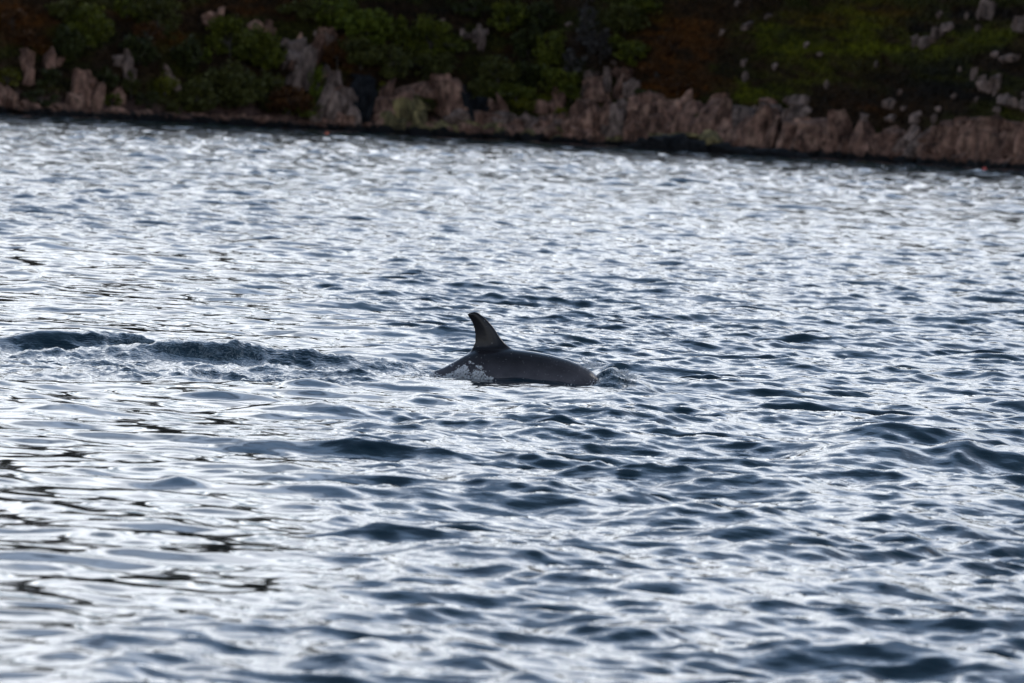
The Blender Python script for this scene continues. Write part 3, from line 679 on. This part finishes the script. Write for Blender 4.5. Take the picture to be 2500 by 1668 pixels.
for a in [
 (402, 205, 34, 30, 'yellow', 'bright yellow green bush by the thin rock finger'), (320, 208, 24, 36, 'dull', 'narrow olive bush beside the orange pink shelf'), (494, 134, 28, 22, 'bright', 'small bright bush left of the broad green tree'),
 (776, 200, 22, 52, 'bright', 'tall bright bush at the left side of the granite buttress'), (18, 188, 36, 20, 'yellow', 'yellow green bush at the left edge'), (276, 248, 24, 20, 'mid', 'small green bush above the left shore ledge'),
 (705, 245, 66, 36, 'rust', 'rusty brown bush at the foot of the granite buttress'), (730, 265, 60, 22, 'mid', 'low green bush in front of the rusty one'), (414, 262, 34, 20, 'dull', 'low olive bush near the shore under the yellow bush'),
 (937, 222, 20, 24, 'yellow', 'yellow green bush at the left end of the arched cliff'), (1040, 250, 44, 16, 'dull', 'olive bush in the hollow of the arched cliff'), (985, 243, 40, 12, 'dark', 'dark scrub strip under the arched brow'),
 (1260, 228, 60, 24, 'mid', 'green bush above the bright bank in the gully'), (1285, 256, 50, 17, 'yellow', 'bright yellow green bank bush above the pink boulders'), (1375, 280, 24, 16, 'yellow', 'small bright bush alone among the shore boulders'),
 (1400, 288, 22, 10, 'bright', 'low bright patch beside the small lone bush'), (1230, 283, 22, 10, 'bright', 'small green tuft on the boulder shelf'), (1395, 225, 40, 22, 'mid', 'green bush between gully and red rock steps'),
 (1500, 105, 40, 24, 'mid', 'green bush above the perched stone'), (1640, 110, 40, 24, 'rust', 'rusty bush on the brown bracken slope, upper'), (1600, 175, 44, 26, 'rust', 'rusty bush right of the split bluff'), (1655, 205, 46, 24, 'rust', 'rusty orange bush over the ribbed cliff'),
 (1582, 228, 44, 12, 'dark', 'black scrub strip under the split bluff'), (1720, 300, 36, 26, 'dull', 'olive bush in the notch of the ribbed cliff'), (100, 240, 50, 24, 'dark', 'dark bush between rock bank and dome'),
 (120, 190, 36, 26, 'dark', 'dark bush right of the grey pillar'), (255, 195, 36, 30, 'dark', 'dark bush right of the pink dome'), (360, 245, 30, 24, 'dark', 'dark bush above the dusky pink ledge'), (823, 135, 34, 40, 'rust', 'dark rusty bush right of the raised arm slab'),
 (360, 80, 44, 26, 'rust', 'orange brown bush under the olive top tree'), (70, 95, 44, 20, 'rust', 'orange brown bush at the left under bracken'), (30, 45, 46, 26, 'rust', 'rusty bush in the upper left corner')]:
    tree('bush', 'bush', a[5], *a[:5], group=G2)

# ------------------------------------------------------------------ fishing buoys
mt, t, b = new_mat('orange_plastic'); b.inputs['Base Color'].default_value = (.75, .13, .03, 1); b.inputs['Roughness'].default_value = .4
m3, t3, b3 = new_mat('red_plastic'); b3.inputs['Base Color'].default_value = (.8, .09, .07, 1); b3.inputs['Roughness'].default_value = .4
mr, tr, br = new_mat('buoy_rope'); br.inputs['Base Color'].default_value = (.12, .10, .08, 1)
def buoy(u, v, mat, label):
    p = on_water(u, v); p.z = 0.06
    t = empty('buoy', (p.x, p.y, 0), label, 'buoy', 'fishing buoys near the far shore')
    bm = bmesh.new(); bmesh.ops.create_uvsphere(bm, u_segments=20, v_segments=14, radius=.14)
    for v_ in bm.verts:
        if v_.co.z < 0: v_.co.z *= 1.2; v_.co.x *= 1 + v_.co.z * .8; v_.co.y *= 1 + v_.co.z * .8
        v_.co.z += .10
    me = bpy.data.meshes.new('float'); bm.to_mesh(me); bm.free(); me.polygons.foreach_set('use_smooth', [True] * len(me.polygons))
    link_mesh('float', me, mat, t)
    V, Fc = [], []
    pts = [Vector((.05 * math.cos(a), 0, .30 + .05 * math.sin(a))) for a in [i * .6283 for i in range(11)]]
    for a, c_ in zip(pts, pts[1:]): limb(V, Fc, a, c_, .015, .015, 5)
    link_mesh('eye', mesh_np('eye', np.array([tuple(q_) for q_ in V]), np.array(Fc)), mr, t)
buoy(798, 331, mt, 'small orange buoy floating below the granite buttress')
buoy(2403, 417, m3, 'small pinkish red buoy floating under the right cliffs')
# ------------------------------------------------------------------ the dolphin
DY = 65.0
def dxz(u, v):
    p = at(u, v, DY); return p.x, p.z
O = Vector((DX0, DY, 0))
def loc2(u, v):
    x, z = dxz(u, v); return x - DX0, z
# back line: stations (x, z of back, vertical radius, width factor)
back_px = [(1059, 906, .120), (1083, 897, .140), (1111, 881, .165), (1138, 865, .195), (1160, 855, .215), (1200, 852, .235), (1246, 851, .250), (1263, 853, .255), (1304, 858.5, .262),
           (1346, 866.5, .262), (1387, 878, .255), (1415, 889, .245), (1443, 905, .232)]
st_ = [(-1.42, -.66, .022), (-1.22, -.50, .048), (-1.0, -.30, .075), (-.82, -.13, .10)]
for (u, v, r_) in back_px:
    x, z = loc2(u, v); st_.append((x, z, r_))
xe, ze = st_[-1][0], st_[-1][1]
st_ += [(xe + .14, ze - .10, .205), (xe + .27, ze - .21, .170), (xe + .36, ze - .31, .125), (xe + .40, ze - .41, .075), (xe + .47, ze - .49, .045), (xe + .54, ze - .55, .028), (xe + .57, ze - .575, .010)]
P2 = np.array([(a, c) for a, c, _ in st_])
tan = np.gradient(P2, axis=0); tan /= np.linalg.norm(tan, axis=1)[:, None]
bm = bmesh.new(); rings = []
NS = 36
for i, (x, z, r_) in enumerate(st_):
    n = Vector((-tan[i][1], 0, tan[i][0]))
    c = Vector((x, 0, z)) - n * r_
    ring = []
    for k in range(NS):
        a = 2 * math.pi * k / NS
        ca, sa = math.cos(a), math.sin(a)
        wfac = .93 - .12 * max(0, ca)      # narrower towards the back ridge
        if i < 4: wfac *= .55 + .09 * i
        ring.append(bm.verts.new(c + n * (r_ * ca) + Vector((0, r_ * wfac * sa, 0))))
    rings.append(ring)
for a, b_ in zip(rings, rings[1:]):
    for k in range(NS):
        bm.faces.new((a[k], a[(k + 1) % NS], b_[(k + 1) % NS], b_[k]))
bm.faces.new(rings[0][::-1]); bm.faces.new(rings[-1])
bmesh.ops.recalc_face_normals(bm, faces=bm.faces[:])
# dorsal fin: levels from root to tip with leading and trailing points
lead = [(1270, 874), (1258, 859), (1243, 847), (1228, 834.5), (1219, 824), (1212, 813), (1205, 802), (1197, 792), (1188, 782), (1180, 775), (1171, 768), (1164, 764), (1158, 761.8)]
trail = [(1132, 876), (1146, 861), (1153, 849), (1160, 836), (1161.3, 825), (1161.4, 815), (1160.4, 806), (1158, 797), (1154.5, 788), (1151, 781), (1146.5, 775), (1143, 769.5), (1142.5, 765.5)]
NF = 24; fr = []
for j, (a, b_) in enumerate(zip(lead, trail)):
    xa, za = loc2(a[0] + 1.8, a[1] - 1); xb, zb = loc2(b_[0] - 2.2, b_[1])
    ch = math.hypot(xa - xb, za - zb); thick = ch * .10 + .008 + (.03 if j == 0 else .012 if j == 1 else 0)
    if j == len(lead) - 1: thick *= .6
    ring = []
    for k in range(NF):
        an_ = 2 * math.pi * k / NF
        tt = .5 + .5 * math.cos(an_)                     # 1 at the leading edge
        yy = math.sin(an_) * thick * (0.35 + 0.65 * min(1, tt * 1.8))
        bow = (1 - tt) * .0
        ring.append(bm.verts.new(Vector((xb + (xa - xb) * tt, yy, zb + (za - zb) * tt))))
    fr.append(ring)
ff = []
for a, b_ in zip(fr, fr[1:]):
    for k in range(NF): ff.append(bm.faces.new((a[k], a[(k + 1) % NF], b_[(k + 1) % NF], b_[k])))
ff.append(bm.faces.new(fr[0][::-1])); ff.append(bm.faces.new(fr[-1]))
bmesh.ops.recalc_face_normals(bm, faces=ff)
# flippers and flukes
def blade(pts, thick, up_n):
    """pts: root-to-tip list of (front, rear) points"""
    rs = []
    for j, (a, b_) in enumerate(pts):
        a, b_ = Vector(a), Vector(b_); th = thick * (1 - .85 * j / (len(pts) - 1))
        rs.append([bm.verts.new(b_ + (a - b_) * (.5 + .5 * math.cos(2 * math.pi * k / 12)) + up_n * (math.sin(2 * math.pi * k / 12) * th)) for k in range(12)])
    fs = []
    for a, b_ in zip(rs, rs[1:]):
        for k in range(12): fs.append(bm.faces.new((a[k], a[(k + 1) % 12], b_[(k + 1) % 12], b_[k])))
    fs.append(bm.faces.new(rs[0][::-1])); fs.append(bm.faces.new(rs[-1])); bmesh.ops.recalc_face_normals(bm, faces=fs)
for s in (-1, 1):
    blade([((.52, s * .13, -.34), (.36, s * .13, -.36)), ((.46, s * .24, -.43), (.29, s * .24, -.44)), ((.36, s * .34, -.50), (.22, s * .33, -.51)), ((.22, s * .39, -.55), (.16, s * .385, -.555))], .018, Vector((0, .5 * s, 1)).normalized())
    blade([((-1.26, 0, -.57), (-1.46, 0, -.72)), ((-1.33, s * .12, -.63), (-1.50, s * .12, -.76)), ((-1.43, s * .24, -.71), (-1.55, s * .24, -.80)), ((-1.56, s * .32, -.82), (-1.60, s * .32, -.85))], .014, Vector((-.6, 0, .8)))
me = bpy.data.meshes.new('dolphin'); bm.to_mesh(me); bm.free()
tmp = bpy.data.objects.new('dolphin_raw', me); C.objects.link(tmp)
md = tmp.modifiers.new('r', 'REMESH'); md.mode = 'VOXEL'; md.voxel_size = 0.0072; md.use_smooth_shade = True
md = tmp.modifiers.new('s', 'SMOOTH'); md.factor = .5; md.iterations = 5
dg = bpy.context.evaluated_depsgraph_get(); me2 = bpy.data.meshes.new_from_object(tmp.evaluated_get(dg))
# ease the root of the fin into the back
tmp.modifiers.clear(); tmp.data = me2
vg = tmp.vertex_groups.new(name='root')
for v_ in me2.vertices:
    zb_ = np.interp(v_.co.x, P2[:, 0], P2[:, 1])
    wgt = math.exp(-((v_.co.z - zb_ - .0) / .05) ** 2) * (1 if abs(v_.co.x + .21) < .22 else 0)
    if wgt > .03: vg.add([v_.index], wgt, 'REPLACE')
md = tmp.modifiers.new('s2', 'SMOOTH'); md.factor = .8; md.iterations = 45; md.vertex_group = 'root'
bpy.context.view_layer.update()
dg = bpy.context.evaluated_depsgraph_get(); me2 = bpy.data.meshes.new_from_object(tmp.evaluated_get(dg))
bpy.data.objects.remove(tmp)
me2.name = 'dolphin'; me2.polygons.foreach_set('use_smooth', [True] * len(me2.polygons))
mt, t, b = new_mat('wet_grey_skin')
g = N(t, 'ShaderNodeTexCoord')
n1 = N(t, 'ShaderNodeTexNoise', i_Scale=7.0, i_Detail=6.0, i_Roughness=.6); L(t, g.outputs['Object'], n1.inputs['Vector'])
mp = N(t, 'ShaderNodeMapping'); mp.inputs['Scale'].default_value = (60, 60, 9); mp.inputs['Rotation'].default_value = (0, .5, 0); L(t, g.outputs['Object'], mp.inputs['Vector'])
n2 = N(t, 'ShaderNodeTexNoise', i_Scale=1.0, i_Detail=3.0); L(t, mp.outputs[0], n2.inputs['Vector'])
sp = N(t, 'ShaderNodeSeparateXYZ'); L(t, g.outputs['Object'], sp.inputs[0])
fz = N(t, 'ShaderNodeMapRange', interpolation_type='SMOOTHSTEP'); L(t, sp.outputs['Z'], fz.inputs['Value'])
for k_, v_ in (('From Min', -.05), ('From Max', .22), ('To Min', 1.0), ('To Max', 0.0)): fz.inputs[k_].default_value = v_
c1 = N(t, 'ShaderNodeMix', data_type='RGBA'); L(t, fz.outputs[0], c1.inputs['Factor'])
c1.inputs['A'].default_value = (.021, .019, .022, 1); c1.inputs['B'].default_value = (.130, .120, .134, 1)
vr = N(t, 'ShaderNodeMapRange'); L(t, n1.outputs['Fac'], vr.inputs['Value'])
for k_, v_ in (('From Min', .3), ('From Max', .7), ('To Min', .72), ('To Max', 1.3)): vr.inputs[k_].default_value = v_
sc_ = N(t, 'ShaderNodeVectorMath', operation='SCALE'); L(t, c1.outputs['Result'], sc_.inputs[0]); L(t, vr.outputs[0], sc_.inputs['Scale'])
L(t, sc_.outputs[0], b.inputs['Base Color'])
b.inputs['Roughness'].default_value = .22; b.inputs['Coat Weight'].default_value = .15; b.inputs['Coat Roughness'].default_value = .10; b.inputs['Specular IOR Level'].default_value = .28
ba = N(t, 'ShaderNodeBump', i_Strength=.25, i_Distance=.004); L(t, n2.outputs['Fac'], ba.inputs['Height'])
nb = N(t, 'ShaderNodeTexNoise', i_Scale=38.0, i_Detail=3.0); L(t, g.outputs['Object'], nb.inputs['Vector'])
bb_ = N(t, 'ShaderNodeBump', i_Strength=.3, i_Distance=.003); L(t, nb.outputs['Fac'], bb_.inputs['Height']); L(t, ba.outputs[0], bb_.inputs['Normal'])
L(t, bb_.outputs[0], b.inputs['Normal'])
dol = link_mesh('dolphin', me2, mt); dol.location = O
tag(dol, 'dark grey dolphin swimming right, arched back and curved dorsal fin out of water', 'dolphin')

# ------------------------------------------------------------------ spray, foam and droplets
mt, t, b = new_mat('foam_water'); b.inputs['Base Color'].default_value = (.92, .94, .97, 1); b.inputs['Roughness'].default_value = .25; b.inputs['IOR'].default_value = 1.33

tl = N(t, 'ShaderNodeBsdfTranslucent'); tl.inputs['Color'].default_value = (.93, .96, 1, 1)
ms = N(t, 'ShaderNodeMixShader'); ms.inputs[0].default_value = .40
L(t, b.outputs[0], ms.inputs[1]); L(t, tl.outputs[0], ms.inputs[2]); L(t, ms.outputs[0], t.nodes['Material Output'].inputs['Surface'])
FOAM = mt
ico = bmesh.new(); bmesh.ops.create_icosphere(ico, subdivisions=1, radius=1); ico.verts.ensure_lookup_table()
IV = np.array([tuple(v.co) for v in ico.verts]); IF = np.array([[v.index for v in f.verts] for f in ico.faces]); ico.free()
sr = np.random.default_rng(8)
def drops(name, pos, rad_, stretch=None):
    n = len(pos)
    s = np.ones((n, 3)) if stretch is None else stretch
    rg = sr.uniform(.6, 1.35, (n, len(IV), 1))
    V = pos[:, None, :] + IV[None] * rg * rad_[:, None, None] * s[:, None, :]
    Fq = IF[None] + (np.arange(n) * len(IV))[:, None, None]
    me = mesh_np(name, V.reshape(-1, 3), Fq.reshape(-1, 3))
    return link_mesh(name, me, FOAM)
def blob_drops(specs):
    P_, R_, S_ = [], [], []
    for (u, v, su, sv, n, r0_, r1_, yoff, sy) in specs:
        nc_ = max(3, n // 22); cu = sr.normal(u, su, nc_); cvv = sr.normal(v, sv, nc_); cs_ = sr.uniform(.6, 3.2, nc_)
        for _ in range(n):
            q_ = sr.integers(nc_); uu = cu[q_] + sr.normal(0, cs_[q_] * 1.3); vv = cvv[q_] + sr.normal(0, cs_[q_])
            p = at(uu, vv, DY + yoff + sr.normal(0, sy))
            if p.z < -.02: p.z = sr.uniform(-.02, .01)
            P_.append(tuple(p)); R_.append(r0_ * (r1_ / r0_) ** sr.random()); S_.append((sr.uniform(.7, 1.8), sr.uniform(.7, 1.2), sr.uniform(.6, 1.3)))
    return np.array(P_), np.array(R_), np.array(S_)
p, r_, s_ = blob_drops([
 (1128, 908, 7, 6, 420, .0014, .005, -.27, .06), (1138, 900, 8, 6, 150, .0012, .0045, -.27, .05), (1170, 915, 9, 4, 420, .0014, .0045, -.29, .05),
 (1110, 918, 16, 4, 700, .0014, .0045, -.26, .06), (1145, 927, 28, 3, 1300, .0014, .0045, -.33, .06), (1060, 917, 25, 4, 500, .0014, .0045, -.2, .1),
 (1172, 897, 3, 3, 80, .0012, .0045, -.27, .02), (1150, 884, 12, 7, 30, .0008, .0028, -.27, .03), (1105, 892, 6, 3, 22, .0012, .0035, -.25, .02), (1190, 925, 9, 3, 220, .0012, .004, -.31, .03)])
tag(drops('splash', p, r_, s_), 'white splash against the flank behind the dorsal fin', 'splash', kind='stuff')
p, r_, s_ = blob_drops([
 (1438, 886, 8, 9, 260, .0012, .0045, .10, .06), (1450, 893, 14, 6, 420, .0010, .0034, .08, .06), (1460, 872, 18, 9, 60, .0009, .0026, .12, .08), (1480, 893, 14, 4, 60, .0009, .0028, .0, .08)])
tag(drops('splash', p, r_, s_), 'fine spray thrown up where the dolphin head enters the water', 'splash', kind='stuff')
p, r_, s_ = blob_drops([
 (1522, 910, 9, 6, 300, .0012, .0045, -.12, .05), (1538, 922, 9, 5, 300, .0012, .004, -.15, .05), (1505, 912, 9, 5, 80, .0010, .003, -.15, .04), (1560, 920, 12, 5, 40, .0009, .0026, -.1, .08), (1470, 940, 30, 5, 120, .0009, .0028, -.3, .06), (1400, 948, 26, 3, 130, .001, .003, -.3, .03), (1290, 940, 50, 3, 110, .001, .003, -.3, .03)])
tag(drops('splash', p, r_, s_), 'broken crest of the small bow wave in front of the dolphin', 'splash', kind='stuff')
# droplets in the air and beading on the skin
u_ = sr.uniform(1130, 1440, 190); top_ = np.interp(u_, [b_[0] for b_ in back_px], [b_[1] for b_ in back_px]); v_ = top_ + sr.random(190) ** .9 * (945 - top_)
P_ = np.array([tuple(at(a, c, DY - .30 - sr.uniform(0, .05))) for a, c in zip(u_, v_)])
ua = sr.normal(1230, 60, 40); va = sr.normal(800, 45, 40)
P_ = np.concatenate([P_, np.array([tuple(at(a, c, DY - .3)) for a, c in zip(ua, va)])])
tag(drops('water_droplets', P_, .0006 * (3.6) ** (sr.random(len(P_)) ** 1.8)), 'scattered droplets flying off the dolphin back', 'droplets', kind='stuff')
